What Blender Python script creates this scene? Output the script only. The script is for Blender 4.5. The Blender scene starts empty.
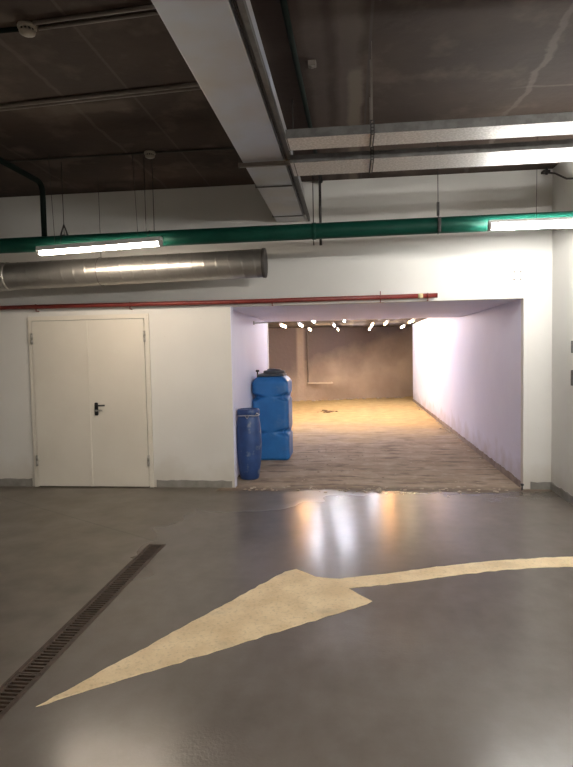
import bpy, bmesh, math, random
from mathutils import Vector, Matrix
random.seed(4)
C = bpy.context.scene.collection
D = 6.88           # distance of the long wall
CZ = 3.63          # garage ceiling

# ------------------------------------------------------------------ materials
class NT:
    def __init__(s, name, rough=0.6, metal=0.0, spec=0.5):
        s.m = bpy.data.materials.new(name); s.m.use_nodes = True
        s.t = s.m.node_tree; s.b = s.t.nodes['Principled BSDF']
        s.b.inputs['Roughness'].default_value = rough
        s.b.inputs['Metallic'].default_value = metal
        s.b.inputs['Specular IOR Level'].default_value = spec
        s.g = None
    def n(s, k): return s.t.nodes.new(k)
    def l(s, a, b): s.t.links.new(a, b)
    def pos(s):
        if s.g is None:
            s.g = s.n('ShaderNodeNewGeometry').outputs['Position']
        return s.g
    def xyz(s):
        q = s.n('ShaderNodeSeparateXYZ'); s.l(s.pos(), q.inputs[0]); return q.outputs
    def noise(s, scale, detail=5, lo=0.35, hi=0.65, stretch=None, rough=0.55):
        v = s.pos()
        if stretch:
            mp = s.n('ShaderNodeMapping'); mp.inputs['Scale'].default_value = stretch
            s.l(v, mp.inputs[0]); v = mp.outputs[0]
        t = s.n('ShaderNodeTexNoise'); t.inputs['Scale'].default_value = scale
        t.inputs['Detail'].default_value = detail; t.inputs['Roughness'].default_value = rough
        s.l(v, t.inputs['Vector'])
        return s.rng(t.outputs['Fac'], lo, hi)
    def rng(s, v, lo, hi, a=0.0, b=1.0):
        r = s.n('ShaderNodeMapRange'); r.inputs[1].default_value = lo; r.inputs[2].default_value = hi
        r.inputs[3].default_value = a; r.inputs[4].default_value = b
        s.l(v, r.inputs[0]); return r.outputs[0]
    def ma(s, op, a, b=None, c=None):
        q = s.n('ShaderNodeMath'); q.operation = op
        for i, v in enumerate((a, b, c)):
            if v is None: continue
            if isinstance(v, (int, float)): q.inputs[i].default_value = v
            else: s.l(v, q.inputs[i])
        return q.outputs[0]
    def mix(s, f, a, b):
        q = s.n('ShaderNodeMix'); q.data_type = 'RGBA'
        if isinstance(f, (int, float)): q.inputs[0].default_value = f
        else: s.l(f, q.inputs[0])
        for i, v in ((6, a), (7, b)):
            if isinstance(v, (tuple, list)): q.inputs[i].default_value = (*v, 1)
            else: s.l(v, q.inputs[i])
        return q.outputs[2]
    def col(s, v):
        if isinstance(v, (tuple, list)): s.b.inputs['Base Color'].default_value = (*v, 1)
        else: s.l(v, s.b.inputs['Base Color'])
    def rough(s, v): s.l(v, s.b.inputs['Roughness'])
    def bump(s, h, strength=0.3, dist=0.01):
        q = s.n('ShaderNodeBump'); q.inputs['Strength'].default_value = strength
        q.inputs['Distance'].default_value = dist
        s.l(h, q.inputs['Height']); s.l(q.outputs[0], s.b.inputs['Normal'])

def simple(name, c, rough=0.5, metal=0.0, c2=None, scale=8, bump=0.0, spec=0.5):
    t = NT(name, rough, metal, spec)
    if c2: t.col(t.mix(t.noise(scale), c, c2))
    else: t.col(c)
    if bump: t.bump(t.noise(scale * 6, 3, 0, 1), bump, 0.004)
    return t.m

def lum(name, c, e):
    t = NT(name); t.col(c)
    t.b.inputs['Emission Color'].default_value = (*c, 1)
    t.b.inputs['Emission Strength'].default_value = e
    return t.m

def band(t, coord, x0, w, wob):
    """1 on a wobbly line coord = x0 of half width w"""
    d = t.ma('ABSOLUTE', t.ma('SUBTRACT', t.ma('ADD', coord, wob), x0))
    return t.rng(d, w * 0.5, w, 1.0, 0.0)

def mat_floor():
    t = NT('floor_concrete', 0.3)
    X, Y, Z = t.xyz()
    big = t.noise(0.9, 4, 0.2, 0.8); mid = t.noise(3.0, 6, 0.35, 0.7); fine = t.noise(60, 3, 0.3, 0.7)
    polished = t.mix(big, (0.105, 0.090, 0.079), (0.158, 0.137, 0.121))
    polished = t.mix(t.ma('MULTIPLY', fine, 0.12), polished, (0.09, 0.078, 0.069))
    dusty = t.mix(mid, (0.095, 0.079, 0.061), (0.175, 0.150, 0.121))
    # older, dustier screed left of the drain and in front of the door
    wob = t.rng(t.noise(1.3, 2, 0, 1), 0, 1, -0.8, 0.8)
    left = t.rng(t.ma('ADD', X, wob), -1.9, -1.5, 1, 0)
    near_wall = t.rng(t.ma('ADD', Y, wob), 5.3, 6.6, 0, 1)
    near_wall = t.ma('MULTIPLY', near_wall, t.rng(X, -1.2, 0.4, 1, 0.35))
    dm = t.ma('MAXIMUM', t.ma('MULTIPLY', left, 0.85), near_wall)
    c = t.mix(dm, polished, dusty)
    c = t.mix(t.ma('MULTIPLY', t.noise(7, 3, 0.3, 0.75), 0.22), c, (0.21, 0.187, 0.165))
    c = t.mix(t.ma('MULTIPLY', t.noise(4.3, 3, 0.35, 0.75, (1.6, 0.8, 1)), 0.25), c, (0.085, 0.07, 0.058))
    # construction joint running from the drain's end towards the door
    ln = t.ma('SUBTRACT', t.ma('ADD', t.ma('MULTIPLY', X, 0.62), t.ma('MULTIPLY', Y, 1.0)), 3.79)
    ln = t.rng(t.ma('ABSOLUTE', ln), 0.004, 0.014, 1, 0)
    ln = t.ma('MULTIPLY', ln, t.rng(X, -1.75, -1.70, 1, 0))
    c = t.mix(t.ma('MULTIPLY', ln, 0.6), c, (0.055, 0.048, 0.04))
    # raw screed of the passage, then sand yellowed in colour for the warm lamplight
    raw = t.mix(t.noise(1.6, 7, 0.3, 0.7, (0.7, 1.5, 1)), (0.24, 0.18, 0.128), (0.42, 0.335, 0.25))
    raw = t.mix(t.ma('MULTIPLY', t.noise(7, 7, 0.5, 0.75), 0.6), raw, (0.50, 0.42, 0.33))
    raw = t.mix(t.ma('MULTIPLY', t.noise(3, 7, 0.52, 0.64, (0.8, 2.2, 1)), 0.7), raw, (0.12, 0.085, 0.06))
    sand = t.mix(t.noise(4, 5), (0.40, 0.28, 0.12), (0.50, 0.36, 0.165))
    ws = t.rng(t.noise(0.9, 5, 0, 1), 0, 1, -2.5, 2.5)
    raw = t.mix(t.rng(t.ma('ADD', Y, ws), 10.3, 13.5, 0, 1), raw, sand)
    wn = t.rng(t.noise(2.6, 6, 0, 1), 0, 1, -0.22, 0.22)
    pm = t.rng(t.ma('ADD', Y, wn), 6.70, 6.80, 0, 1)
    inx = t.rng(X, -1.62, -1.58, 0, 1)
    pm = t.ma('MULTIPLY', pm, inx)
    pm = t.ma('MAXIMUM', pm, t.rng(Y, 7.0, 7.01, 0, 1))
    # dark grimy rim where the polished floor stops
    rim = t.ma('MULTIPLY', t.rng(t.ma('ABSOLUTE', t.ma('SUBTRACT', t.ma('ADD', Y, wn), 6.78)), 0.05, 0.22, 0.6, 0), inx)
    c = t.mix(pm, c, raw)
    c = t.mix(rim, c, (0.085, 0.06, 0.045))
    t.col(c)
    r = t.rng(t.noise(1.7, 3, 0.2, 0.8), 0, 1, 0.19, 0.262)
    r = t.ma('ADD', r, t.ma('MULTIPLY', t.rng(dm, 0.35, 0.5, 0, 1), 0.12))
    r = t.ma('ADD', r, t.ma("MULTIPLY", fine, 0.002))
    # mix to raw roughness
    r = t.ma('ADD', t.ma('MULTIPLY', r, t.ma('SUBTRACT', 1, pm)), t.ma('MULTIPLY', pm, 0.85))
    t.rough(r)
    t.b.inputs['Specular IOR Level'].default_value = 0.36
    h = t.ma('ADD', t.ma('MULTIPLY', t.noise(7, 4, 0, 1), 0.25), t.ma('MULTIPLY', t.ma('MULTIPLY', t.noise(14, 7, 0, 1), pm), 3.0))
    h = t.ma('ADD', h, t.ma('MULTIPLY', t.noise(70, 2, 0, 1), 0.06))
    # two coarser worn patches in the coating
    px1 = None
    for cx_, cy_, rx, ry in ((0.02, 3.20, 0.42, 0.36), (-0.47, 2.25, 0.34, 0.22)):
        dxx = t.ma('MULTIPLY', t.ma('SUBTRACT', X, cx_), 1 / rx); dyy = t.ma('MULTIPLY', t.ma('SUBTRACT', Y, cy_), 1 / ry)
        dd = t.ma('ADD', t.ma('MULTIPLY', dxx, dxx), t.ma('MULTIPLY', dyy, dyy))
        dd = t.ma('ADD', dd, t.rng(t.noise(5, 4, 0, 1), 0, 1, -0.5, 0.5))
        mk = t.rng(dd, 0.3, 1.1, 1, 0)
        px1 = mk if px1 is None else t.ma('MAXIMUM', px1, mk)
    h = t.ma('ADD', h, t.ma('MULTIPLY', t.ma('MULTIPLY', t.noise(60, 3, 0, 1), px1), 0.55))
    t.bump(h, 0.35, 0.012)
    return t.m

def mat_ceiling():
    t = NT('stained_soffit', 0.85)
    X, Y, Z = t.xyz()
    c = t.mix(t.noise(0.8, 6, 0.35, 0.65), (0.035, 0.0205, 0.0145), (0.064, 0.040, 0.028))
    c = t.mix(t.ma('MULTIPLY', t.noise(2.2, 6, 0.53, 0.66), 0.7), c, (0.105, 0.077, 0.058))
    # reddish bare bay right of the air duct
    bay = t.ma('MULTIPLY', t.rng(X, -0.55, -0.5, 0, 1), t.rng(X, 0.0, 0.05, 1, 0))
    c = t.mix(t.ma('MULTIPLY', bay, 0.6), c, (0.045, 0.026, 0.022))
    wob = t.rng(t.noise(3, 5, 0, 1), 0, 1, -0.05, 0.05)
    wob2 = t.rng(t.noise(1.6, 6, 0, 1), 0, 1, -0.16, 0.16)
    for x0, w, s, k in ((0.02, 0.11, wob, 0.55), (-0.2, 0.08, wob, 0.35), (-2.15, 0.022, wob, 0.4), (-1.62, 0.014, 0.0, 0.35), (1.36, 0.03, wob2, 0.6), (-3.2, 0.02, wob, 0.25)):
        c = t.mix(t.ma('MULTIPLY', band(t, X, x0, w, s), k), c, (0.12, 0.098, 0.080))
    pw = t.ma('MULTIPLY', band(t, X, 0.075, 0.07, wob), t.rng(t.ma('ADD', Y, t.ma('MULTIPLY', wob, 4)), 4.2, 4.3, 0, 1))
    c = t.mix(t.ma('MULTIPLY', pw, 0.8), c, (0.17, 0.135, 0.105))
    pw = t.ma('MULTIPLY', t.rng(t.ma('ABSOLUTE', t.ma('SUBTRACT', t.ma('ADD', Y, t.ma('MULTIPLY', wob, 2)), 4.55)), 0.07, 0.12, 1, 0), t.ma('MULTIPLY', t.rng(X, -2.45, -2.35, 0, 1), t.rng(X, -1.75, -1.65, 1, 0)))
    c = t.mix(t.ma('MULTIPLY', pw, 0.5), c, (0.14, 0.108, 0.082))
    c = t.mix(t.ma('MULTIPLY', band(t, X, 0.16, 0.012, 0.0), 0.7), c, (0.06, 0.045, 0.04))
    c = t.mix(t.ma('MULTIPLY', t.ma('MULTIPLY', band(t, Y, 4.72, 0.02, wob), t.rng(X, 1.2, 1.4, 0, 1)), 0.5), c, (0.12, 0.098, 0.080))
    t.col(c)
    t.bump(t.noise(12, 6, 0, 1), 0.4, 0.01)
    return t.m

def mat_wall(name, a, b, stain=(0.45, 0.40, 0.32), grime=0.5):
    t = NT(name, 0.62, spec=0.35)
    X, Y, Z = t.xyz()
    c = t.mix(t.noise(0.7, 5, 0.3, 0.7), a, b)
    low = t.rng(t.ma('ADD', Z, t.rng(t.noise(3, 6, 0, 1), 0, 1, -0.35, 0.35)), 0.02, 0.35, 1, 0)
    c = t.mix(t.ma('MULTIPLY', low, grime), c, stain)
    c = t.mix(t.ma('MULTIPLY', t.noise(26, 3, 0.70, 0.76), 0.4), c, stain)
    t.col(c)
    t.bump(t.noise(5, 6, 0, 1), 0.15, 0.01)
    return t.m

def mat_plinth():
    t = NT('grey_plinth_paint', 0.7)
    t.col(t.mix(t.noise(6, 6), (0.19, 0.18, 0.16), (0.28, 0.265, 0.24))); return t.m

def mat_back():
    t = NT('unplastered_back_wall', 0.9)
    X, Y, Z = t.xyz()
    c = t.mix(t.noise(1.0, 6, 0.3, 0.7), (0.38, 0.285, 0.21), (0.52, 0.41, 0.31))
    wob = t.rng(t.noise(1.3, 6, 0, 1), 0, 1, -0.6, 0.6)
    c = t.mix(t.rng(t.ma('ADD', t.ma('ADD', Z, wob), t.ma('MULTIPLY', X, -0.35)), 0.6, 1.9, 0, 1), c, (0.13, 0.10, 0.095))  # upper part painted darker for the shade above the lamp housings
    c = t.mix(t.ma('MULTIPLY', band(t, X, -1.62, 0.16, 0.0), 0.5), c, (0.46, 0.36, 0.28))
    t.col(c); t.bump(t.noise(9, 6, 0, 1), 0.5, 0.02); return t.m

def mat_arrow():
    t = NT('worn_cream_road_paint', 0.62)
    c = t.mix(t.noise(5, 6, 0.35, 0.65), (0.66, 0.50, 0.29), (0.80, 0.65, 0.42))
    c = t.mix(t.ma('MULTIPLY', t.noise(45, 4, 0.52, 0.72), 0.55), c, (0.40, 0.31, 0.19))
    c = t.mix(t.ma('MULTIPLY', t.noise(2.2, 6, 0.58, 0.72, (1, 2, 1)), 0.5), c, (0.40, 0.32, 0.21))
    t.col(c); t.bump(t.noise(90, 3, 0, 1), 0.4, 0.004); return t.m

def mat_galv(name, a, b, rough, scale=14, metal=0.9):
    t = NT(name, rough, metal)
    t.col(t.mix(t.noise(scale, 4, 0.4, 0.6), a, b))
    t.rough(t.rng(t.noise(scale, 4, 0.3, 0.7), 0, 1, rough - 0.08, rough + 0.12))
    t.bump(t.noise(3, 3, 0, 1), 0.12, 0.01)
    return t.m

def mat_blue(name, a, b, dirt):
    t = NT(name, 0.42)
    c = t.mix(t.noise(4, 4), a, b)
    c = t.mix(t.ma('MULTIPLY', t.noise(6, 7, 0.56, 0.68), dirt), c, (0.30, 0.33, 0.34))
    X, Y, Z = t.xyz()
    t.col(c); t.bump(t.noise(12, 3, 0, 1), 0.1, 0.006); return t.m

M = dict(
    floor=mat_floor(), ceiling=mat_ceiling(),
    wall=mat_wall('cream_wall_paint', (0.65, 0.635, 0.60), (0.72, 0.71, 0.675)),
    pwall=mat_wall('lilac_passage_paint', (0.72, 0.73, 0.90), (0.79, 0.80, 0.95), (0.34, 0.27, 0.24)),
    plinth=mat_plinth(), back=mat_back(), arrow=mat_arrow(),
    door=simple('cream_door_enamel', (0.67, 0.63, 0.55), 0.42, 0, (0.71, 0.67, 0.59), 2),
    doorgap=simple('dark_door_gap', (0.03, 0.03, 0.03), 0.8),
    black=simple('black_plastic', (0.012, 0.012, 0.013), 0.38),
    cable=simple('dark_cable_sheath', (0.02, 0.018, 0.018), 0.6, 0, (0.05, 0.042, 0.04), 30),
    hinge=simple('brushed_hinge_steel', (0.55, 0.53, 0.5), 0.35, 0.8, (0.4, 0.38, 0.34), 60),
    duct=mat_galv('galvanised_duct', (0.44, 0.42, 0.40), (0.48, 0.52, 0.60), 0.4, 1.1, metal=0.3),
    ductdark=mat_galv('dull_flange_shaded_rail', (0.13, 0.125, 0.12), (0.19, 0.185, 0.18), 0.6),
    tray=mat_galv('galvanised_tray', (0.46, 0.45, 0.43), (0.66, 0.65, 0.63), 0.5, 60, metal=0.45),
    spiral=simple('spiral_duct_tin', (0.38, 0.365, 0.34), 0.36, 0.85, (0.45, 0.43, 0.40), 3),
    green=simple('dark_green_pipe_paint', (0.004, 0.050, 0.034), 0.5, 0, (0.006, 0.066, 0.045), 5, spec=0.2),
    green2=simple('blackish_green_pipe_paint', (0.004, 0.008, 0.006), 0.7, 0, (0.005, 0.011, 0.008), 5, spec=0.15),
    red=simple('oxide_red_pipe_paint', (0.15, 0.017, 0.012), 0.45, 0, (0.20, 0.028, 0.02), 12),
    yellowed=simple('yellowed_sealing_tape', (0.66, 0.55, 0.30), 0.6),
    housing=simple('white_batten_housing', (0.7, 0.7, 0.68), 0.4),
    cap=simple('grey_lamp_end_cap', (0.42, 0.40, 0.38), 0.5),
    detector=simple('yellowed_detector_plastic', (0.36, 0.32, 0.26), 0.45, 0, (0.28, 0.25, 0.2), 20),
    slot=simple('dark_detector_slots', (0.05, 0.045, 0.04), 0.7),
    conduit=simple('taupe_conduit', (0.14, 0.118, 0.10), 0.5, 0, (0.18, 0.15, 0.13), 10),
    conduitd=simple('dark_conduit', (0.045, 0.038, 0.033), 0.6),
    blue=mat_blue('bright_blue_polyethylene', (0.013, 0.125, 0.36), (0.018, 0.155, 0.43), 0.12),
    navy=mat_blue('dull_blue_barrel_plastic', (0.018, 0.052, 0.17), (0.030, 0.085, 0.25), 0.75),
    darklid=simple('dark_grey_lid', (0.05, 0.06, 0.075), 0.5, 0, (0.08, 0.085, 0.09), 15),
    zinc=simple('zinc_wire', (0.65, 0.65, 0.66), 0.35, 0.8),
    iron=simple('rusty_cast_iron', (0.035, 0.024, 0.018), 0.6, 0.2, (0.075, 0.048, 0.034), 22, 0.3),
    pit=simple('drain_pit', (0.012, 0.010, 0.009), 0.9),
    rubble=simple('crumbled_concrete', (0.34, 0.27, 0.2), 0.9, 0, (0.5, 0.43, 0.35), 12),
    rubbled=simple('dark_debris', (0.17, 0.11, 0.06), 0.9),
    timber=simple('pale_timber_batten', (0.62, 0.5, 0.38), 0.7),
    tube_n=lum('neutral_tube_light', (1.0, 0.975, 0.93), 42),
    tube_l=lum('dim_warm_tube_light', (1.0, 0.86, 0.70), 24),
    tube_m=lum('added_warm_tube_light', (1.0, 0.90, 0.80), 80),
    tube_s=lum('added_strong_tube_light', (1.0, 0.965, 0.91), 85),
    tube_d=lum('dim_passage_tube_light', (1.0, 0.78, 0.48), 16),
    tube_c=lum('cool_tube_light', (0.88, 0.88, 1.0), 58),
    tube_w=lum('warm_tube_light', (1.0, 0.78, 0.48), 42),
    tube_o=lum('amber_tube_light', (1.0, 0.50, 0.18), 85),
)

# ------------------------------------------------------------------ mesh helpers
def bx(bm, x0, x1, y0, y1, z0, z1, bev=0.0, seg=2):
    b = bmesh.new()
    r = bmesh.ops.create_cube(b, size=1)
    for v in b.verts:
        v.co = Vector(((x0 + x1) / 2 + v.co.x * (x1 - x0), (y0 + y1) / 2 + v.co.y * (y1 - y0), (z0 + z1) / 2 + v.co.z * (z1 - z0)))
    if bev:
        bmesh.ops.bevel(b, geom=b.edges[:], offset=bev, segments=seg, profile=0.5, affect='EDGES')
    merge(bm, b)

def merge(bm, b):
    me = bpy.data.meshes.new('t'); b.to_mesh(me); b.free(); bm.from_mesh(me); bpy.data.meshes.remove(me)

def frames(pts):
    pts = [Vector(p) for p in pts]; out = []
    up = Vector((0, 0, 1)); n = None
    for i, p in enumerate(pts):
        d = (pts[min(i + 1, len(pts) - 1)] - pts[max(i - 1, 0)]).normalized()
        if n is None:
            n = d.cross(up)
            if n.length < 1e-3: n = d.cross(Vector((1, 0, 0)))
        n = (n - d * n.dot(d)).normalized()
        out.append((p, n, d.cross(n).normalized()))
    return out

def tube(bm, pts, r, seg=12, cap=True):
    rs = r if isinstance(r, (list, tuple)) else [r] * len(pts)
    rings = []
    for (p, n, b), rr in zip(frames(pts), rs):
        rings.append([bm.verts.new(p + n * rr * math.cos(2 * math.pi * k / seg) + b * rr * math.sin(2 * math.pi * k / seg)) for k in range(seg)])
    for a, c in zip(rings, rings[1:]):
        for k in range(seg):
            f = bm.faces.new((a[k], a[(k + 1) % seg], c[(k + 1) % seg], c[k])); f.smooth = True
    if cap:
        bm.faces.new(rings[0][::-1]); bm.faces.new(rings[-1])

def bend(p0, p1, p2, r, n=8):
    """points of a path with a rounded corner at p1"""
    p0, p1, p2 = map(Vector, (p0, p1, p2))
    a = p1 + (p0 - p1).normalized() * r; c = p1 + (p2 - p1).normalized() * r
    out = [p0]
    for i in range(n + 1):
        t = i / n
        out.append(a * (1 - t) ** 2 + p1 * 2 * t * (1 - t) + c * t * t)
    out.append(p2); return out

def lathe(bm, cx, cy, prof, seg=32, axis='z'):
    rings = []
    for r, z in prof:
        rings.append([bm.verts.new((cx + r * math.cos(2 * math.pi * k / seg), cy + r * math.sin(2 * math.pi * k / seg), z)) for k in range(seg)])
    for a, c in zip(rings, rings[1:]):
        for k in range(seg):
            f = bm.faces.new((a[k], a[(k + 1) % seg], c[(k + 1) % seg], c[k])); f.smooth = True
    bm.faces.new(rings[0][::-1]); bm.faces.new(rings[-1])

def obj(name, bm, m, parent=None, at=None):
    bmesh.ops.recalc_face_normals(bm, faces=bm.faces[:])
    me = bpy.data.meshes.new(name); bm.to_mesh(me); bm.free()
    me.materials.append(M[m]) if isinstance(m, str) else me.materials.append(m)
    o = bpy.data.objects.new(name, me); C.objects.link(o)
    off = Vector((0, 0, 0))
    p = parent
    while p is not None: off += p.location; p = p.parent
    if parent is None:
        if at is None:
            vs = [v.co for v in me.vertices]
            mn = [min(v[i] for v in vs) for i in range(3)]; mx = [max(v[i] for v in vs) for i in range(3)]
            at = ((mn[0] + mx[0]) / 2, (mn[1] + mx[1]) / 2, mn[2])
        at = Vector(at); o.location = at; me.transform(Matrix.Translation(-at))
    else:
        o.parent = parent; me.transform(Matrix.Translation(-off))
    return o

def tag(o, label, cat, group=None, kind=None):
    o['label'] = label; o['category'] = cat
    if group: o['group'] = group
    if kind: o['kind'] = kind
    return o

def thing(name, label, cat, loc, group=None):
    o = bpy.data.objects.new(name, None); C.objects.link(o); o.empty_display_size = 0.1
    o.location = loc
    return tag(o, label, cat, group)

def struct(name, bm, m, parent=None):
    o = obj(name, bm, m, parent)
    if parent is None: o['kind'] = 'structure'
    return o

def dup(root, loc, label, rot=None):
    r = root.copy(); C.objects.link(r); r.location = loc; r['label'] = label
    if rot: r.rotation_euler = rot
    for ch in list(root.children):
        c = ch.copy(); C.objects.link(c); c.parent = r
        for g in ch.children:
            d = g.copy(); C.objects.link(d); d.parent = c
    return r

B = bmesh.new
# ------------------------------------------------------------------ the setting
XL, XR, YB = -6.0, 8.0, -6.0
dx0, dx1, dy0, dy1 = -1.765, -1.605, 0.2, 4.78    # slot for the trench drain
b = B()
for r in ((XL, dx0, YB, D + 0.15), (dx1, XR, YB, D + 0.15), (dx0, dx1, YB, dy0), (dx0, dx1, dy1, D + 0.15), (-6, 6, D + 0.15, 24)):
    bx(b, *r, -0.2, 0)
struct('floor', b, 'floor')
b = B(); bx(b, XL, XR, YB, D + 0.15, CZ, CZ + 0.2); struct('ceiling', b, 'ceiling')
xa, xb, zo = -1.42, 1.98, 2.2
xp = -1.5
b = B()
T = 0.10
bx(b, XL, xa, D, D + T, 0, CZ); bx(b, xb, 2.29, D, D + T, 0, CZ); bx(b, xa, xb, D, D + T, zo, CZ)
bmesh.ops.remove_doubles(b, verts=b.verts[:], dist=1e-5)
struct('wall_back', b, 'wall')
b = B(); bx(b, 2.29, XR, 5.88, D + T, 0, CZ); struct('wall_right', b, 'wall')
b = B(); bx(b, XL - 0.2, XL, YB, D, 0, CZ); struct('wall_left', b, 'wall')
b = B(); bx(b, XL, XR, YB - 0.2, YB, 0, CZ); struct('wall_front', b, 'wall')
b = B(); bx(b, XR, XR + 0.2, YB, 5.88, 0, CZ); struct('wall_far_right', b, 'wall')
# passage behind the opening
ZC2 = 2.42
b = B(); bx(b, xp - 0.22, xp, D + T, 10.6, 0, ZC2); bx(b, -6, xp - 0.22, 10.4, 10.6, 0, ZC2); struct('wall_passage_left', b, 'pwall')
b = B(); bx(b, xb, xb + 0.22, D + T, 18.6, 0, ZC2); struct('wall_passage_right', b, 'pwall')
b = B(); bx(b, xp, xb, D + T, 10.7, zo, CZ, 0); struct('trim_1', b, 'pwall')
b = B(); bx(b, -6, 6, 10.7, 24, ZC2, ZC2 + 0.2); struct('ceiling_passage', b, 'ceiling')
b = B()
p, q = Vector((-6.2, 17.75, 0)), Vector((6.2, 21.7, 0)); nrm = Vector((-(q - p).y, (q - p).x, 0)).normalized() * 0.2
vs = [b.verts.new(v) for v in (p, q, q + nrm, p + nrm)]; f = b.faces.new(vs)
e = bmesh.ops.extrude_face_region(b, geom=[f]); bmesh.ops.translate(b, verts=[v for v in e['geom'] if isinstance(v, bmesh.types.BMVert)], vec=(0, 0, ZC2))
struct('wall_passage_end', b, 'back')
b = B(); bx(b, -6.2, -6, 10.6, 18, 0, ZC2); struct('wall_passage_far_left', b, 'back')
b = B(); bx(b, 6, 6.2, 18.6, 22, 0, ZC2); bx(b, xb + 0.22, 6.2, 18.4, 18.6, 0, ZC2); struct('wall_passage_far_right', b, 'back')

def ragged(bm, x0, x1, y, z, axis='x', th=0.012, sgn=-1, jit=0.008, step=0.06):
    """painted plinth band with an uneven upper edge, standing proud of the wall"""
    n = max(2, int(abs(x1 - x0) / step)); rows = []
    for i in range(n + 1):
        u = x0 + (x1 - x0) * i / n; zz = z + random.uniform(-jit, jit)
        q = []
        for yy, hz in ((y, 0.0), (y + sgn * th, 0.0), (y + sgn * th, zz), (y, zz)):
            q.append(bm.verts.new((u, yy, hz) if axis == 'x' else (yy, u, hz)))
        rows.append(q)
    for a, c in zip(rows, rows[1:]):
        for k in range(4): bm.faces.new((a[k], a[(k + 1) % 4], c[(k + 1) % 4], c[k]))
    bm.faces.new(rows[0]); bm.faces.new(rows[-1][::-1])
b = B(); ragged(b, XL, -4.03, D, 0.10); struct('baseboard_left', b, 'plinth')
b = B(); ragged(b, -2.40, xa - 0.03, D, 0.085); struct('baseboard_centre', b, 'plinth')
b = B(); ragged(b, xb + 0.08, 2.29, D, 0.085, jit=0.018); ragged(b, 5.88, D - 0.012, 2.29, 0.085, 'y'); struct('baseboard_right', b, 'plinth')
b = B(); ragged(b, D + T, 18.6, xb, 0.075, 'y', 0.015); struct('baseboard_passage', b, simple('passage_plinth', (0.2, 0.15, 0.125), 0.8, 0, (0.3, 0.24, 0.21), 6))
# slim mortar strip on the left jamb
b = B(); bx(b, xa, xa + 0.012, D - 0.006, D + T + 0.01, 0, zo, 0.003); struct('trim_2', b, 'pwall')
b = B(); bx(b, xp, xp + 0.012, 10.55, 10.62, 0, zo, 0.003); struct('trim_3', b, simple('lit_wall_end_edge', (0.8, 0.78, 0.78), 0.6))  # white strip painted for the wall end's edge, lit from the back room

# ------------------------------------------------------------------ double door
door = bpy.data.objects.new('door_1', None); C.objects.link(door); door.location = (-3.21, D, 0); door['kind'] = 'structure'
dl, dr, dt, ds = -3.99, -2.43, 2.145, -3.235
b = B()
bx(b, dl, dl + 0.055, D - 0.028, D, 0, dt, 0.004); bx(b, dr - 0.055, dr, D - 0.028, D, 0, dt, 0.004)
bx(b, dl + 0.05, dr - 0.05, D - 0.028, D, dt - 0.055, dt, 0.004)
obj('door_frame', b, 'door', door)
b = B(); bx(b, dl + 0.055, dr - 0.055, D - 0.006, D, 0, dt - 0.055); obj('backing', b, 'doorgap', door)
b = B(); bx(b, dl + 0.060, ds - 0.003, D - 0.038, D - 0.006, 0.012, dt - 0.06, 0.004); lf = obj('door_leaf', b, 'door', door); lf['label'] = 'narrower passive left leaf'
b = B(); bx(b, ds + 0.003, dr - 0.060, D - 0.038, D - 0.006, 0.012, dt - 0.06, 0.004)
lr = obj('door_leaf', b, 'door', door); lr['label'] = 'right leaf with the black handle'
b = B(); bx(b, ds - 0.004, ds + 0.028, D - 0.044, D - 0.038, 0.012, dt - 0.06, 0.002); obj('cover_strip', b, 'door', door)
# handle
b = B(); bx(b, -3.148, -3.106, D - 0.048, D - 0.038, 0.905, 1.065, 0.012, 3); hp = obj('handle_plate', b, 'black', lr)
b = B(); tube(b, bend((-3.127, D - 0.046, 1.03), (-3.127, D - 0.09, 1.03), (-3.0, D - 0.09, 1.03), 0.02), 0.010, 10); obj('lever', b, 'black', lr)
b = B(); tube(b, [(-3.127, D - 0.06, 0.965), (-3.127, D - 0.046, 0.965)], 0.012, 14); bx(b, -3.127, -3.05, D - 0.056, D - 0.052, 0.955, 0.975, 0.002); obj('lock_cylinder', b, 'hinge', lr)
for x, z in ((dl + 0.055, 1.80), (dl + 0.055, 0.27), (dr - 0.055, 1.80), (dr - 0.055, 0.27)):
    b = B(); tube(b, [(x, D - 0.047, z), (x, D - 0.047, z + 0.065)], 0.010, 10); tube(b, [(x, D - 0.047, z + 0.069), (x, D - 0.047, z + 0.135)], 0.010, 10)
    bx(b, x - 0.016, x + 0.016, D - 0.042, D - 0.038, z, z + 0.135)
    obj('hinge', b, 'hinge', lf if x < ds else lr)

# ------------------------------------------------------------------ floor: drain, arrow, debris
dr_ = thing('trench_drain', 'long rusty slotted trench drain set in floor at left', 'floor drain', (-1.685, 2.5, -0.07))
b = B(); bx(b, dx0, dx1, dy0, dy1, -0.10, -0.085); bx(b, dx0, dx0 + 0.005, dy0, dy1, -0.085, -0.02); bx(b, dx1 - 0.005, dx1, dy0, dy1, -0.085, -0.02); obj('channel', b, 'pit', dr_)
b = B()
bx(b, dx0, dx0 + 0.016, dy0, dy1, -0.02, 0.002, 0.002); bx(b, dx1 - 0.016, dx1, dy0, dy1, -0.02, 0.002, 0.002)
bx(b, dx0 + 0.016, dx1 - 0.016, dy1 - 0.016, dy1, -0.02, 0.002, 0.002)
obj('frame', b, 'iron', dr_)
y = dy1 - 0.018
while y - 0.5 > dy0:
    b = B(); y0 = y - 0.5
    bx(b, dx0 + 0.018, dx0 + 0.033, y0 + 0.003, y, -0.022, -0.001); bx(b, dx1 - 0.033, dx1 - 0.018, y0 + 0.003, y, -0.022, -0.001)
    for k in range(16):
        yy = y0 + 0.003 + k * 0.497 / 15.5
        bx(b, dx0 + 0.033, dx1 - 0.033, yy, yy + 0.013, -0.020, -0.002)
    obj('grating', b, 'iron', dr_); y -= 0.5

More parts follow.
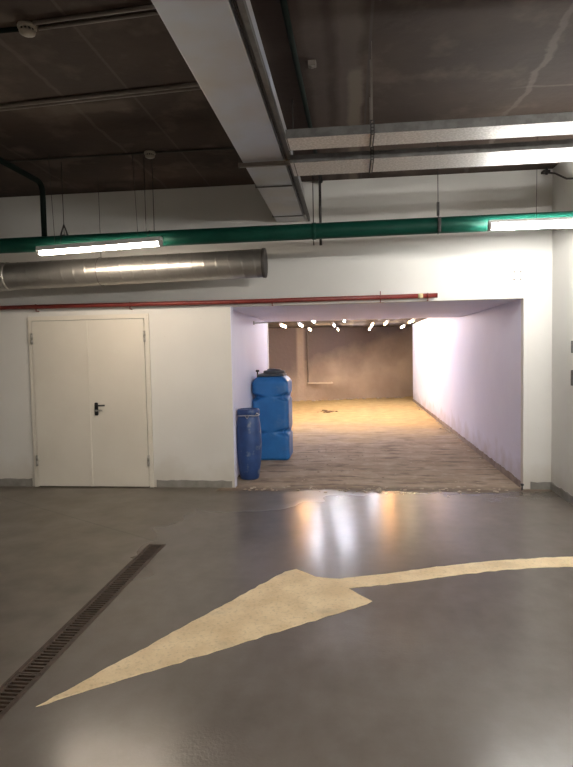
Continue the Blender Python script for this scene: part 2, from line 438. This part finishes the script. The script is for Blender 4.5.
# painted arrow
def poly_solid(bm, pts, z0, z1):
    v = [bm.verts.new((x, y, z0)) for x, y in pts]; f = bm.faces.new(v)
    e = bmesh.ops.extrude_face_region(bm, geom=[f])
    bmesh.ops.translate(bm, verts=[q for q in e['geom'] if isinstance(q, bmesh.types.BMVert)], vec=(0, 0, z1 - z0))
def rag(pts, amp=0.007, step=0.05):
    out = []
    for i, a in enumerate(pts):
        c = pts[(i + 1) % len(pts)]; L = math.hypot(c[0] - a[0], c[1] - a[1]); n = max(1, int(L / step))
        for k in range(n):
            t = k / n; j = amp if k else 0
            out.append((a[0] + (c[0] - a[0]) * t + random.uniform(-j, j), a[1] + (c[1] - a[1]) * t + random.uniform(-j, j)))
    return out
up_ = [(-0.27, 4.135), (-0.092, 4.105), (0.20, 4.205), (0.58, 4.357), (0.86, 4.455), (1.133, 4.54), (1.45, 4.612), (1.714, 4.65), (2.1, 4.69), (2.6, 4.70)]
lo_ = [(2.6, 4.50), (2.1, 4.49), (1.636, 4.436), (1.36, 4.40), (1.086, 4.338), (0.80, 4.245), (0.551, 4.144), (0.33, 4.06), (0.12, 3.985), (-0.03, 3.94)]
arrow = [(-1.493, 2.489), (-0.504, 4.216), (-0.425, 4.275)] + up_ + lo_ + [(0.125, 3.745), (0.09, 3.70)]
b = B(); poly_solid(b, rag(arrow)[::-1], 0.0, 0.003)
bmesh.ops.triangulate(b, faces=[f for f in b.faces if len(f.verts) > 4])
tag(obj('painted_arrow', b, 'arrow'), 'large worn cream traffic arrow painted on the grey floor, curving left', 'floor marking')

def stone(bm, x, y, s, z=0):
    q = bmesh.new(); bmesh.ops.create_icosphere(q, subdivisions=1, radius=1)
    rz = random.uniform(0, 3)
    for v in q.verts:
        w = v.co * random.uniform(0.75, 1.15)
        v.co = Vector((x + s * (w.x * math.cos(rz) - w.y * math.sin(rz)) * 1.3, y + s * (w.x * math.sin(rz) + w.y * math.cos(rz)), z + max(0.0, (w.z + 0.75)) * s * 0.5))
    merge(bm, q)
b = B()
for i in range(260):
    k = random.random()
    if k < 0.35: stone(b, random.uniform(xa + 0.1, xb - 0.1), D - 0.1 + random.gauss(0, 0.09), random.uniform(0.006, 0.022))
    elif k < 0.55: stone(b, xb - abs(random.gauss(0, 0.08)) - 0.03, random.uniform(7, 18), random.uniform(0.01, 0.03))
    else: stone(b, random.uniform(-0.8, xb - 0.2), random.uniform(7, 10), random.uniform(0.005, 0.016))
tag(obj('rubble_crumbs', b, 'rubble'), 'pale crumbs of concrete scattered over the rough passage floor', 'rubble', kind='stuff')
b = B()
for i in range(40): x = random.uniform(-2.2, 1.9); stone(b, x, 17.75 + (x + 6.2) / 12.4 * 3.95 - 0.25 - abs(random.gauss(0, 0.12)), random.uniform(0.02, 0.06))
tag(obj('rubble_ridge', b, 'rubble'), 'low ridge of rubble along foot of the brown end wall', 'rubble', kind='stuff')
b = B()
for i in range(22): stone(b, -0.6 + random.gauss(0, 0.13), 15.6 + random.gauss(0, 0.15), random.uniform(0.015, 0.05))
tag(obj('debris_heap', b, 'rubbled'), 'small dark heap of debris on the yellow sand', 'debris', kind='stuff')
b = B(); tube(b, [(1.955, D - 0.045, 0), (1.955, D - 0.045, 0.06)], 0.009, 8); bx(b, 1.938, 1.972, D - 0.062, D - 0.028, 0.052, 0.075, 0.006)
tag(obj('floor_bolt', b, 'black'), 'small black bolt at the foot of the right passage corner', 'bolt')

# ------------------------------------------------------------------ barrel and tank
bt = thing('plastic_barrel', 'narrow dull blue bulging barrel behind the left jamb', 'barrel', (-1.325, 7.40, 0))
cx, cy = -1.322, 7.40
prof = [(0.112, 0), (0.122, 0.012), (0.130, 0.06), (0.148, 0.18), (0.161, 0.34), (0.165, 0.48), (0.162, 0.60), (0.152, 0.72), (0.139, 0.80), (0.131, 0.83)]
b = B(); lathe(b, cx, cy, prof, 36); obj('body', b, 'navy', bt)
b = B(); lathe(b, cx, cy, [(0.126, 0.832), (0.145, 0.836), (0.146, 0.895), (0.138, 0.912), (0.12, 0.915), (0.11, 0.903), (0.02, 0.900)], 36); obj('lid', b, 'navy', bt)
b = B(); tube(b, [(cx + 0.143 * math.cos(a), cy + 0.143 * math.sin(a), 0.836 + 0.004 * math.sin(3 * a)) for a in [2 * math.pi * k / 40 for k in range(41)]], 0.007, 8)
tube(b, [(cx - 0.02, cy - 0.152, 0.84), (cx + 0.01, cy - 0.156, 0.80), (cx + 0.03, cy - 0.152, 0.835)], 0.005, 6)
tube(b, [(cx + 0.11, cy - 0.098, 0.842), (cx + 0.13, cy - 0.11, 0.87), (cx + 0.15, cy - 0.05, 0.84)], 0.005, 6); obj('clamp_ring', b, 'zinc', bt)

tk = thing('water_tank', 'tall bright blue rectangular water tank standing behind the barrel', 'tank', (-1.205, 8.95, 0))
tx0, tx1, ty0, ty1 = -1.485, -0.925, 8.62, 9.25
def rrect(x0, x1, y0, y1, r, n=6):
    out = []
    for cx_, cy_, a0 in ((x1 - r, y0 + r, -90), (x1 - r, y1 - r, 0), (x0 + r, y1 - r, 90), (x0 + r, y0 + r, 180)):
        for k in range(n + 1):
            a = math.radians(a0 + 90 * k / n); out.append((cx_ + r * math.cos(a), cy_ + r * math.sin(a)))
    return out
b = B(); rings = []
zs = [i * 1.27 / 84 for i in range(85)]
mx_, my_ = (tx0 + tx1) / 2, (ty0 + ty1) / 2
hw, hd = (tx1 - tx0) / 2, (ty1 - ty0) / 2
def notch(z, ang):
    # waist grooves that are deep at the corners and fade out in the middle of each face
    d = 0
    for z0 in (0.965, 0.425):
        k = abs(ang) ; h = 0.07 * k + 0.008
        d = max(d, min(1, 1.5 * max(0, 1 - abs(z - z0) / h)) * k)
    return d
for z in zs:
    e = 0.0
    if z < 0.03: e = 0.022 * (1 - z / 0.03)
    if z > 1.16: e = 0.075 * ((z - 1.16) / 0.11) ** 2
    ring = []
    for x, y in rrect(tx0, tx1, ty0, ty1, 0.07, 8):
        pass
    base = rrect(tx0, tx1, ty0, ty1, 0.07, 6)
    # densify the flat faces so the grooves have vertices to bend
    dense = []
    for i in range(len(base)):
        a, c = base[i], base[(i + 1) % len(base)]
        L = math.hypot(a[0] - c[0], a[1] - c[1]); n = max(1, int(L / 0.03))
        for k in range(n): dense.append((a[0] + (c[0] - a[0]) * k / n, a[1] + (c[1] - a[1]) * k / n))
    for x, y in dense:
        u, v = (x - mx_) / hw, (y - my_) / hd
        ang = max(0.0, min(abs(u), abs(v)) / max(abs(u), abs(v)) - 0.12) / 0.88
        d = notch(z, ang) * 0.075 + e
        s = 1 - d / hw
        ring.append(b.verts.new((mx_ + (x - mx_) * s, my_ + (y - my_) * s, z)))
    rings.append(ring)
for a, c in zip(rings, rings[1:]):
    for k in range(len(a)):
        f = b.faces.new((a[k], a[(k + 1) % len(a)], c[(k + 1) % len(a)], c[k])); f.smooth = True
b.faces.new(rings[0][::-1]); b.faces.new(rings[-1])
obj('body', b, 'blue', tk)
b = B(); bx(b, tx0 + 0.075, tx1 - 0.075, ty0 + 0.075, ty1 - 0.075, 1.268, 1.315, 0.035, 3); obj('shoulder', b, 'darklid', tk)
b = B(); lathe(b, -1.17, my_, [(0.17, 1.312), (0.17, 1.35), (0.155, 1.358), (0.11, 1.362), (0.11, 1.378), (0.1, 1.383), (0.01, 1.384)], 28); obj('lid', b, 'darklid', tk)
b = B(); tube(b, [(-1.40, ty0 + 0.10, 1.262), (-1.40, ty0 + 0.10, 1.35)], 0.012, 8); tube(b, [(-1.425, ty0 + 0.10, 1.362), (-1.375, ty0 + 0.10, 1.362)], 0.016, 8); obj('valve', b, 'black', tk)

# ------------------------------------------------------------------ pipes on the wall
px_ = Vector((-0.02, 0, 0))
gp = thing('green_pipe', 'thick dark green pipe running the full width above the passage', 'pipe', (-1, 5.75, 2.74))
b = B(); tube(b, [(-5.9, 5.75, 2.80), (-3.6, 5.75, 2.808), (0.9, 5.75, 2.828), (4.5, 5.75, 2.835)], 0.077, 28); obj('main_run', b, 'green', gp)
b = B(); tube(b, [(-0.35, 5.75, 2.823), (-0.31, 5.75, 2.823)], 0.082, 28); obj('weld_collar', b, 'green', gp)
b = B(); tube(b, bend((-3.12, 1.2, 3.43), (-3.12, 5.75, 3.43), (-3.12, 5.75, 2.885), 0.11), 0.028, 14)
tag(obj('riser_pipe', b, 'green2'), 'thin blackish green pipe dropping by an elbow onto left end of green pipe', 'pipe')

def hanger(x, z_pipe, gap, label, clip=False):
    h = thing('pipe_hanger', label, 'pipe hanger', (x, 5.75, z_pipe - 0.085), 'hangers of the green pipe')
    b = B()
    a0 = [(x, 5.75 + 0.0805 * math.cos(a), z_pipe + 0.0805 * math.sin(a)) for a in [2 * math.pi * k / 28 for k in range(29)]]
    tube(b, a0, 0.004, 6); obj('ring', b, 'cable', h)
    for q in ((-gap / 2, gap / 2) if gap else (0,)):
        b = B(); tube(b, [(x + q, 5.75, z_pipe + 0.08), (x + q, 5.75, CZ - 0.001)], 0.004, 8); obj('rod', b, 'conduitd', h)
    if clip:
        b = B()
        if clip == 1:
            tube(b, [(x - 0.04, 5.75, z_pipe + 0.07), (x, 5.75, z_pipe + 0.19), (x + 0.04, 5.75, z_pipe + 0.07)], 0.010, 6)
        else:
            bx(b, x - 0.012, x + 0.012, 5.738, 5.762, z_pipe + 0.09, z_pipe + 0.22, 0.003)
            b2 = B(); bx(b2, x - 0.014, x + 0.014, 5.652, 5.666, z_pipe - 0.08, z_pipe + 0.06, 0.003); obj('clamp_plate', b2, 'cable', h)
        obj('clip', b, 'cable', h)
    return h
hanger(-2.905, 2.812, 0, 'thin rod hanger with black triangular clip above the left lamp', 1)
hanger(-1.99, 2.816, 0.085, 'twin rod hanger holding the green pipe above right end of left lamp')
hanger(0.862, 2.828, 0, 'thin rod hanger with black turnbuckle, holding green pipe above the passage', 2)

def zr(x): return 2.235 + 0.0035 * (x + 2.6)
rp = thing('red_pipe', 'thin dark red pipe on the wall above door and passage', 'pipe', (-2.2, 6.8, 2.2))
YR = 6.81
b = B(); tube(b, [(-5.9, YR, 2.262), (-3.8, YR, 2.262), (-1.4, YR, 2.250), (1.0, YR, 2.256)], 0.026, 20); obj('main_run', b, 'red', rp)
b = B(); tube(b, [(1.0, YR, 2.256), (1.008, YR, 2.256)], 0.029, 20); obj('end_cap', b, 'red', rp)
b = B(); tube(b, [(0.79, YR, 2.2555), (0.845, YR, 2.2555)], 0.028, 20); t_ = obj('tape_band', b, 'yellowed', rp); t_['label'] = 'yellowed band'
for x, zz in ((-3.846, 2.262), (-2.642, 2.256), (-0.9, 2.251), (0.363, 2.254), (0.901, 2.256)):
    b = B(); tube(b, [(x, YR + 0.029 * math.cos(a), zz + 0.029 * math.sin(a)) for a in [2 * math.pi * k / 20 for k in range(21)]], 0.005, 6)
    tube(b, [(x, YR, zz - 0.028), (x, YR, zz - 0.060)], 0.006, 6); tube(b, [(x, YR, zz - 0.052), (x, D - 0.001, zz - 0.052)], 0.006, 8)
    if x == 0.363: tube(b, [(x, YR, zz + 0.03), (x, YR, zz + 0.07)], 0.006, 6)
    obj('clamp', b, 'red', rp)

# spiral duct
sp = thing('spiral_duct', 'round spiral galvanised air duct hanging left, below green pipe', 'air duct', (-3, 6.3, 2.43))
xs0, xs1 = -5.6, -0.905
b = B(); seg = 36; n = int((xs1 - xs0) / 0.008); rings = []
def zc(x): return 2.568 + (x + 3.98) * 0.0156
for i in range(n + 1):
    x = xs0 + (xs1 - xs0) * i / n; ring = []
    for k in range(seg):
        a = 2 * math.pi * k / seg
        f = ((x / 0.135) - k / seg) % 1.0
        r = 0.152 + (0.0035 if f < 0.09 else 0)
        ring.append(b.verts.new((x, 6.3 + r * math.cos(a), zc(x) + r * math.sin(a))))
    rings.append(ring)
for a, c in zip(rings, rings[1:]):
    for k in range(seg):
        f = b.faces.new((a[k], a[(k + 1) % seg], c[(k + 1) % seg], c[k])); f.smooth = True
b.faces.new(rings[0]); 
obj('duct_wall', b, 'spiral', sp)
b = B(); tube(b, [(xs1 - 0.02, 6.3, zc(xs1)), (xs1 + 0.012, 6.3, zc(xs1))], 0.160, 36); obj('end_cap', b, 'conduitd', sp)  # disc coloured dark for the shade inside the duct's open end
b = B()
pts = []; rr = []
for i in range(15):
    x = -4.02 + i * 0.012; pts.append((x, 6.3, zc(x))); rr.append(0.158 + random.uniform(-0.002, 0.007))
tube(b, pts, rr, 24)
pts = [(-4.05 - i * 0.05, 6.3, zc(-4.05)) for i in range(12)]; tube(b, pts, [0.160 + random.uniform(-0.003, 0.006) for _ in pts], 24)
obj('foil_tape', b, simple('crumpled_foil_tape', (0.6, 0.58, 0.54), 0.35, 0.7, (0.42, 0.4, 0.37), 30, 0.6), sp)
for x in (-2.76, -4.4):
    b = B(); tube(b, [(x, 6.3 + 0.158 * math.cos(a), zc(x) + 0.158 * math.sin(a)) for a in [2 * math.pi * k / 30 for k in range(31)]], 0.0025, 6)
    tube(b, [(x, 6.3, zc(x) + 0.156), (x, 6.3, CZ - 0.001)], 0.003, 6); obj('suspension_wire', b, 'conduitd', sp)

# ------------------------------------------------------------------ big rectangular duct
md = thing('rectangular_duct', 'wide galvanised rectangular duct under ceiling running towards the wall', 'air duct', (-0.665, 3.5, 3.17))
b = B(); bx(b, -0.83, -0.50, -1.0, 6.86, 3.17, 3.52, 0.004); obj('casing', b, 'duct', md)
for y in (0.6, 1.9, 5.36, 6.55):
    b = B()
    bx(b, -0.838, -0.4985, y, y + 0.012, 3.160, 3.169); bx(b, -0.842, -0.831, y, y + 0.012, 3.160, 3.53); bx(b, -0.4995, -0.4985, y, y + 0.012, 3.160, 3.53)
    obj('flange', b, 'ductdark', md)
dh = thing('duct_hanger', 'dark bracket bar crossing below rectangular duct beside the trays', 'duct hanger', (-0.65, 4.655, 3.12))
b = B(); bx(b, -0.865, -0.405, 4.64, 4.67, 3.128, 3.159); obj('crossbar', b, 'conduit', dh)
for x in (-0.86, -0.42):
    b = B(); tube(b, [(x, 4.655, 3.12), (x, 4.655, CZ - 0.001)], 0.005, 8); obj('rod', b, 'conduitd', dh)
tagrail = thing('cable_rail', 'slim grey rail carrying black cables along right side of the duct', 'cable tray', (-0.47, 3.5, 3.16))
b = B(); bx(b, -0.463, -0.436, -1, 6.86, 3.165, 3.172); bx(b, -0.439, -0.436, -1, 6.86, 3.172, 3.205); obj('rail', b, 'ductdark', tagrail)
b = B()
for k in range(5):
    x = -0.487 + 0.008 * (k % 3); z = 3.19 + 0.012 * (k // 3)
    tube(b, [(x + random.uniform(-0.003, 0.003), -1 + j * 0.4, z + random.uniform(-0.004, 0.004)) for j in range(20)], 0.006, 6)
obj('cable_bundle', b, 'cable', tagrail)

# ------------------------------------------------------------------ cable trays
def tray(y0, y1, label, z=3.05, x0=-0.40):
    t = thing('cable_tray', label, 'cable tray', ((x0 + 3) / 2, (y0 + y1) / 2, z), 'galvanised cable trays')
    b = B(); bx(b, x0, 4.2, y0, y1, z, z + 0.003); bx(b, x0, 4.2, y1 - 0.003, y1, z + 0.003, z + 0.055)
    obj('channel', b, 'tray', t)
    b = B(); bx(b, x0, 4.2, y0 - 0.003, y0, z, z + 0.058, 0.001); obj('side_rail', b, 'ductdark', t)  # front lip in darker metal: its shade, away from the lamps, as colour
    b = B(); bx(b, x0 + 0.0, 4.2, y0 + 0.002, y1 - 0.002, z + 0.055, z + 0.058); obj('cover', b, 'ductdark', t)
    b = B()
    for x in (-0.395,): bx(b, x, x + 0.006, y0 - 0.002, y1 + 0.002, z - 0.003, z + 0.0)
    obj('joint_strip', b, 'ductdark', t)
    return t
tray(3.875, 4.105, 'nearer galvanised cable tray, higher in view, crossing from duct to right')
tray(4.375, 4.700, 'farther galvanised cable tray, lower in view, crossing from duct to right', x0=-0.42)
b = B()
def strap(y0, y1, x, label):
    h = thing('perforated_strap', label, 'strap hanger', (x, (y0 + y1) / 2, 3.04), 'strap hangers of the cable trays')
    b = B(); w = 0.014
    bx(b, x - w, x + w, y0 - 0.007, y1 + 0.006, 3.042, 3.0465)
    for y in (y0 - 0.007, y1 + 0.003):
        z = 3.0465
        while z < CZ - 0.02:
            if z > 3.12: break
            bx(b, x - w, x - w + 0.007, y, y + 0.003, z, min(z + 0.022, CZ)); bx(b, x + w - 0.007, x + w, y, y + 0.003, z, min(z + 0.022, CZ))
            bx(b, x - w, x + w, y, y + 0.003, z + 0.014, min(z + 0.022, CZ)); z += 0.022
    k = y0
    obj('band', b, 'cable', h)
    for y in (y0 - 0.0045, y1 + 0.0045):
        b = B(); tube(b, [(x, y, 3.12), (x, y, CZ - 0.001)], 0.003, 6); obj('rod', b, 'conduit', h)
    b = B(); y = y0 + 0.01
    while y < y1 - 0.01:
        tube(b, [(x, y, 3.0400), (x, y, 3.042)], 0.006, 8); y += 0.022
    obj('rivet_row', b, 'hinge', h)
strap(3.875, 4.105, 0.168, 'black perforated strap looped under the nearer cable tray')
strap(4.375, 4.700, 0.185, 'black perforated strap looped under the farther cable tray')
b = B(); tube(b, [(-0.275, 5.95, 2.72), (-0.275, 5.95, CZ)], 0.014, 10)
tag(obj('black_rod', b, 'cable'), 'black vertical rod behind green pipe, right of the duct', 'rod')
b = B(); tube(b, [(-0.355, 6.1, 2.75), (-0.355, 6.1, CZ)], 0.005, 8)
tag(obj('thin_rod', b, 'conduitd'), 'thin dark rod between the duct and the black rod', 'rod')

# ------------------------------------------------------------------ ceiling services
b = B(); tube(b, [(-0.345, -1, 3.60), (-0.34, 3.4, 3.60), (-0.31, 5.4, 3.60), (-0.30, 6.8, 3.60)], 0.020, 12)
tag(obj('ceiling_pipe', b, 'green2'), 'thin blackish green pipe along ceiling right of rectangular duct', 'pipe')
b = B(); bx(b, -0.255, -0.20, 4.05, 4.10, CZ - 0.035, CZ, 0.004); tube(b, [(-0.2275, 4.075, CZ - 0.045), (-0.2275, 4.075, CZ - 0.03)], 0.012, 10)
tag(obj('junction_box', b, 'conduit'), 'tiny junction box on ceiling beside the thin green pipe', 'junction box')
def conduit(name, pts, r, label, offs=(0,), m='conduit'):
    b = B()
    for o in offs: tube(b, [(x, y + o, z) for x, y, z in pts], r, 10)
    return tag(obj(name, b, m), label, 'conduit')
z_ = CZ - 0.012
conduit('ceiling_conduit', [(-1.83, 3.38, z_), (-1.1, 3.325, z_), (-0.85, 3.32, z_)], 0.012, 'twin conduit on ceiling between near smoke detector and the duct', (-0.028, 0.03))
conduit('ceiling_conduit', [(-5.5, 3.46, z_), (-1.95, 3.40, z_)], 0.014, 'conduit on ceiling left of near smoke detector', (0,), 'green2')
conduit('ceiling_conduit', [(-5.5, 4.56, z_), (-2.73, 4.42, z_), (-1.07, 4.29, z_), (-0.8, 4.28, z_)], 0.015, 'middle twin conduit crossing the left part of the ceiling', (-0.03, 0.02))
conduit('ceiling_conduit', [(-5.5, 5.62, z_), (-1.98, 5.60, z_)], 0.009, 'thin far conduit on ceiling left of the small round detector', (0,), 'conduitd')
conduit('ceiling_conduit', [(-1.86, 5.60, z_), (-0.84, 5.62, z_)], 0.009, 'thin far conduit on ceiling right of the small round detector', (0,), 'conduitd')
def detector(x, y, label):
    d = thing('smoke_detector', label, 'smoke detector', (x, y, CZ - 0.06), 'ceiling smoke detectors')
    b = B(); lathe(b, x, y, [(0.052, CZ), (0.056, CZ - 0.01), (0.054, CZ - 0.022), (0.046, CZ - 0.026)], 28); obj('base', b, 'detector', d)
    b = B(); lathe(b, x, y, [(0.042, CZ - 0.026), (0.042, CZ - 0.040)], 24)
    obj('chamber', b, 'slot', d)
    b = B(); lathe(b, x, y, [(0.046, CZ - 0.040), (0.045, CZ - 0.050), (0.026, CZ - 0.060), (0.012, CZ - 0.062)], 24)
    for k in range(12):
        a = 2 * math.pi * k / 12
        tube(b, [(x + 0.044 * math.cos(a), y + 0.044 * math.sin(a), CZ - 0.024), (x + 0.044 * math.cos(a), y + 0.044 * math.sin(a), CZ - 0.044)], 0.004, 6)
    obj('cap', b, 'detector', d)
    return d
detector(-1.89, 3.386, 'round slotted smoke detector nearest, at top left of the ceiling')
detector(-1.92, 5.612, 'small round smoke detector farther back near the wall')

# black cable and bracket high on the right
cb = thing('cable_bracket', 'small black bracket with drooping cable high in right corner', 'cable', (2.2, 6.8, 3.55))
b = B(); bx(b, 2.16, 2.24, 6.80, 6.88, 3.575, 3.60, 0.004); bx(b, 2.19, 2.215, 6.80, 6.825, 3.55, 3.63, 0.004); obj('bracket', b, 'cable', cb)
b = B(); tube(b, [(2.2, 6.80, 3.57), (2.22, 6.6, 3.50), (2.25, 6.35, 3.37), (2.27, 6.1, 3.30), (2.275, 5.95, 3.29)], 0.010, 8); obj('cable', b, 'cable', cb)

# small plates on right wall, anchor holes
for z0, z1, lab in ((1.575, 1.70, 'upper small dark plate on right wall edge'), (1.24, 1.40, 'lower small dark plate on right wall edge')):
    t = thing('wall_switch', lab, 'switch', (2.28, 6.1, z0), 'dark plates on the right wall')
    b = B(); bx(b, 2.255, 2.29, 6.08, 6.22, z0, z1, 0.006); obj('box', b, simple('dark_switch_box', (0.05, 0.05, 0.05), 0.5), t)
    b = B(); bx(b, 2.249, 2.2545, 6.10, 6.20, z0 + 0.02, z1 - 0.02, 0.002); obj('rocker', b, 'black', t)
for x, z, lab in ((1.873, 2.50, 'upper left'), (1.945, 2.50, 'upper right'), (1.873, 2.415, 'lower left'), (1.945, 2.415, 'lower right')):
    b = B(); tube(b, [(x, D - 0.008, z), (x, D, z)], 0.009, 10)
    tag(obj('anchor_bolt', b, 'conduit'), '%s of four tiny anchor bolts on wall near right passage corner' % lab, 'bolt', 'anchor bolts near the passage corner')

# ------------------------------------------------------------------ lamps
def lamp(p0, p1, label, group='tube lamps of the garage', m='tube_n', wires=(), hood=0):
    """batten with a glowing diffuser between p0 and p1"""
    p0, p1 = Vector(p0), Vector(p1); mid = (p0 + p1) / 2; L = (p1 - p0).length
    o = thing('tube_lamp', label, 'lamp', mid, group)
    o.location = (0, 0, 0)
    b = B(); bx(b, -L / 2, L / 2, -0.028, 0.028, 0.026, 0.055, 0.004); obj('housing', b, 'housing', o)
    b = B(); tube(b, [(-L / 2 + 0.03, 0, -0.004), (L / 2 - 0.03, 0, -0.004)], 0.0295, 16); obj('tube', b, m, o)
    for s in (-1, 1):
        b = B(); bx(b, min(s * (L / 2 - 0.03), s * L / 2), max(s * (L / 2 - 0.03), s * L / 2), -0.038, 0.038, -0.036, 0.0255, 0.008); obj('end_cap', b, 'cap', o)
    if hood:  # side wings added to cut off the lamp's upward light
        w_, zb = (0.040, 0.006) if hood == 1 else (0.11, -0.030)
        for sg in (-1, 1):
            b = B()
            ys = sorted((sg * 0.0285, sg * w_)); q = [(sg * 0.0285, 0.05), (sg * w_, zb + 0.004), (sg * (w_ + 0.002), zb), (sg * (w_ + 0.002), zb + 0.008), (sg * 0.0285, 0.055)]
            vv = [[b.verts.new((xx, yy, zz)) for yy, zz in q] for xx in (-L / 2, L / 2)]
            b.faces.new(vv[0]); b.faces.new(vv[1][::-1])
            for k in range(5): b.faces.new((vv[0][k], vv[0][(k + 1) % 5], vv[1][(k + 1) % 5], vv[1][k]))
            obj('cutoff_wing', b, 'housing', o)
    for wx in wires:
        wz = mid.z + wx * (p1.z - p0.z) / L
        b = B(); tube(b, [(wx, 0, 0.055), (wx + 0.001, 0, CZ - wz - 0.002)], 0.0025, 6); obj('suspension_wire', b, 'conduitd', o)
    o.location = mid
    d = p1 - p0
    o.rotation_euler = (0, -math.asin(d.z / L), math.atan2(d.y, d.x))
    return o
lamp((-3.06, 5.5, 2.68), (-1.79, 5.5, 2.727), 'left bright tube lamp hanging below the green pipe', wires=(-0.45, 0.40), m='tube_l', hood=1)
lamp((1.27, 5.5, 2.746), (2.54, 5.5, 2.738), 'right bright tube lamp cut off by the edge of the view', wires=(-0.215, 0.45))
for x, y, lab in ((2.4, 0.6, 'unseen tube lamp added over the right of the view'), (-0.4, -1.2, 'unseen tube lamp added over the lane behind the view'),
                  (5.0, 3.2, 'unseen tube lamp added over the right lane'), (4.6, -1.5, 'unseen tube lamp added over the far right bay')):
    lamp((x - 0.635, y, 2.74), (x + 0.635, y, 2.74), lab, wires=(-0.45, 0.45), m='tube_m' if x < 0 else 'tube_s', hood=2 if x < 0 else 0)  # unseen lamps, added to light the wall and floor

# passage lamps
proto = {}
def plamp(x, y, label, m, L=1.2, z=2.27):
    key = m
    if key not in proto:
        o = thing('passage_tube_lamp', label, 'lamp', (0, 0, 0), 'tube lamps deep in the passage')
        b = B(); bx(b, -0.025, 0.025, -L / 2, L / 2, 0.018, 0.05, 0.003); obj('housing', b, 'housing', o)
        b = B(); tube(b, [(0, -L / 2 + 0.02, 0), (0, L / 2 - 0.02, 0)], 0.014, 12); obj('tube', b, m, o)
        for sx in (-1, 1):
            b = B(); bx(b, -0.02, 0.02, min(sx * (L / 2 - 0.02), sx * L / 2), max(sx * (L / 2 - 0.02), sx * L / 2), -0.019, 0.0178, 0.004); obj('end_cap', b, 'cap', o)
            b = B(); tube(b, [(0, sx * L * 0.35, 0.05), (0, sx * L * 0.35, ZC2 - z)], 0.003, 6); obj('stem', b, 'conduitd', o)
        o.location = (x, y, z); proto[key] = o; return o
    return dup(proto[key], (x, y, z), label)
plamp(-1.62, 14.2, 'leftmost tube lamp in the passage, small and white', 'tube_c')
plamp(-1.17, 14.0, 'near tube lamp of second row from left in the passage', 'tube_o')
plamp(-1.15, 16.9, 'far tube lamp of second row from left in the passage', 'tube_w')
plamp(-0.38, 14.3, 'near tube lamp of the middle row in the passage', 'tube_c')
plamp(-0.34, 17.4, 'far tube lamp of the middle row in the passage', 'tube_w')
plamp(0.58, 14.9, 'near tube lamp of fourth row in the passage', 'tube_c')
plamp(0.62, 17.6, 'far tube lamp of fourth row in the passage', 'tube_c')
plamp(0.88, 14.0, 'amber tube lamp between fourth and last rows in the passage', 'tube_o')
plamp(1.42, 13.5, 'near tube lamp of rightmost row beside the lilac wall', 'tube_d')
plamp(1.50, 16.6, 'far tube lamp of rightmost row beside the lilac wall', 'tube_w')
plamp(-0.1, 12.0, 'tube lamp just behind the beam of the passage', 'tube_c')
plamp(-0.75, 12.0, 'unseen tube lamp added behind the beam on the tank side', 'tube_c')  # hidden lamp added to brighten the soffit off the floor

# conduit under the beam and things on the end wall
b = B(); tube(b, [(xp, 9.03, 2.105), (-1.05, 9.03, 2.11)], 0.009, 8); bx(b, xp, xp + 0.02, 9.01, 9.05, 2.08, 2.13)
tag(obj('beam_conduit', b, 'cap'), 'thin grey conduit sticking out below the passage beam behind the left jamb', 'conduit')
def yend(x): return 17.75 + (x + 6.2) / 12.4 * 3.95
b = B(); tube(b, [(-1.39, yend(-1.39) - 0.02, 0.60), (-1.39, yend(-1.39) - 0.02, 2.3)], 0.016, 8)
tag(obj('wall_cable', b, 'conduit'), 'thin vertical cable on the brown end wall', 'cable')
b = B(); bx(b, -1.40, -0.56, yend(-1.4) - 0.10, yend(-1.4) - 0.04, 0.55, 0.60, 0.004)
for x in (-1.35, -0.62): bx(b, x, x + 0.03, yend(-1.4) - 0.045, yend(x) + 0.01, 0.555, 0.595)
tag(obj('timber_batten', b, 'timber'), 'pale horizontal batten on the brown end wall', 'batten')

# ------------------------------------------------------------------ world, camera, view
w = bpy.data.worlds.new('World'); bpy.context.scene.world = w; w.use_nodes = True
w.node_tree.nodes['Background'].inputs[0].default_value = (0.0, 0.0, 0.0, 1); w.node_tree.nodes['Background'].inputs[1].default_value = 0.0
yaw, pit, rol = -0.10954446, -0.05550985, -0.02011668
f = Vector((math.sin(yaw) * math.cos(pit), math.cos(yaw) * math.cos(pit), math.sin(pit)))
rt = Vector((math.cos(yaw), -math.sin(yaw), 0)); up = rt.cross(f)
c_, s_ = math.cos(rol), math.sin(rol)
a_ = c_ * rt + s_ * up; u_ = -s_ * rt + c_ * up
cam = bpy.data.cameras.new('camera'); co = bpy.data.objects.new('camera', cam); C.objects.link(co)
co.matrix_world = Matrix(((a_.x, u_.x, -f.x, 0), (a_.y, u_.y, -f.y, 0), (a_.z, u_.z, -f.z, 1.65), (0, 0, 0, 1)))
cam.sensor_fit = 'VERTICAL'; cam.sensor_height = 36; cam.lens = 578 / 767 * 36; cam.clip_start = 0.05
sc = bpy.context.scene; sc.camera = co
sc.view_settings.view_transform = 'Standard'; sc.view_settings.look = 'None'; sc.view_settings.gamma = 1
sc.view_settings.use_curve_mapping = False; sc.view_settings.exposure = 1.95
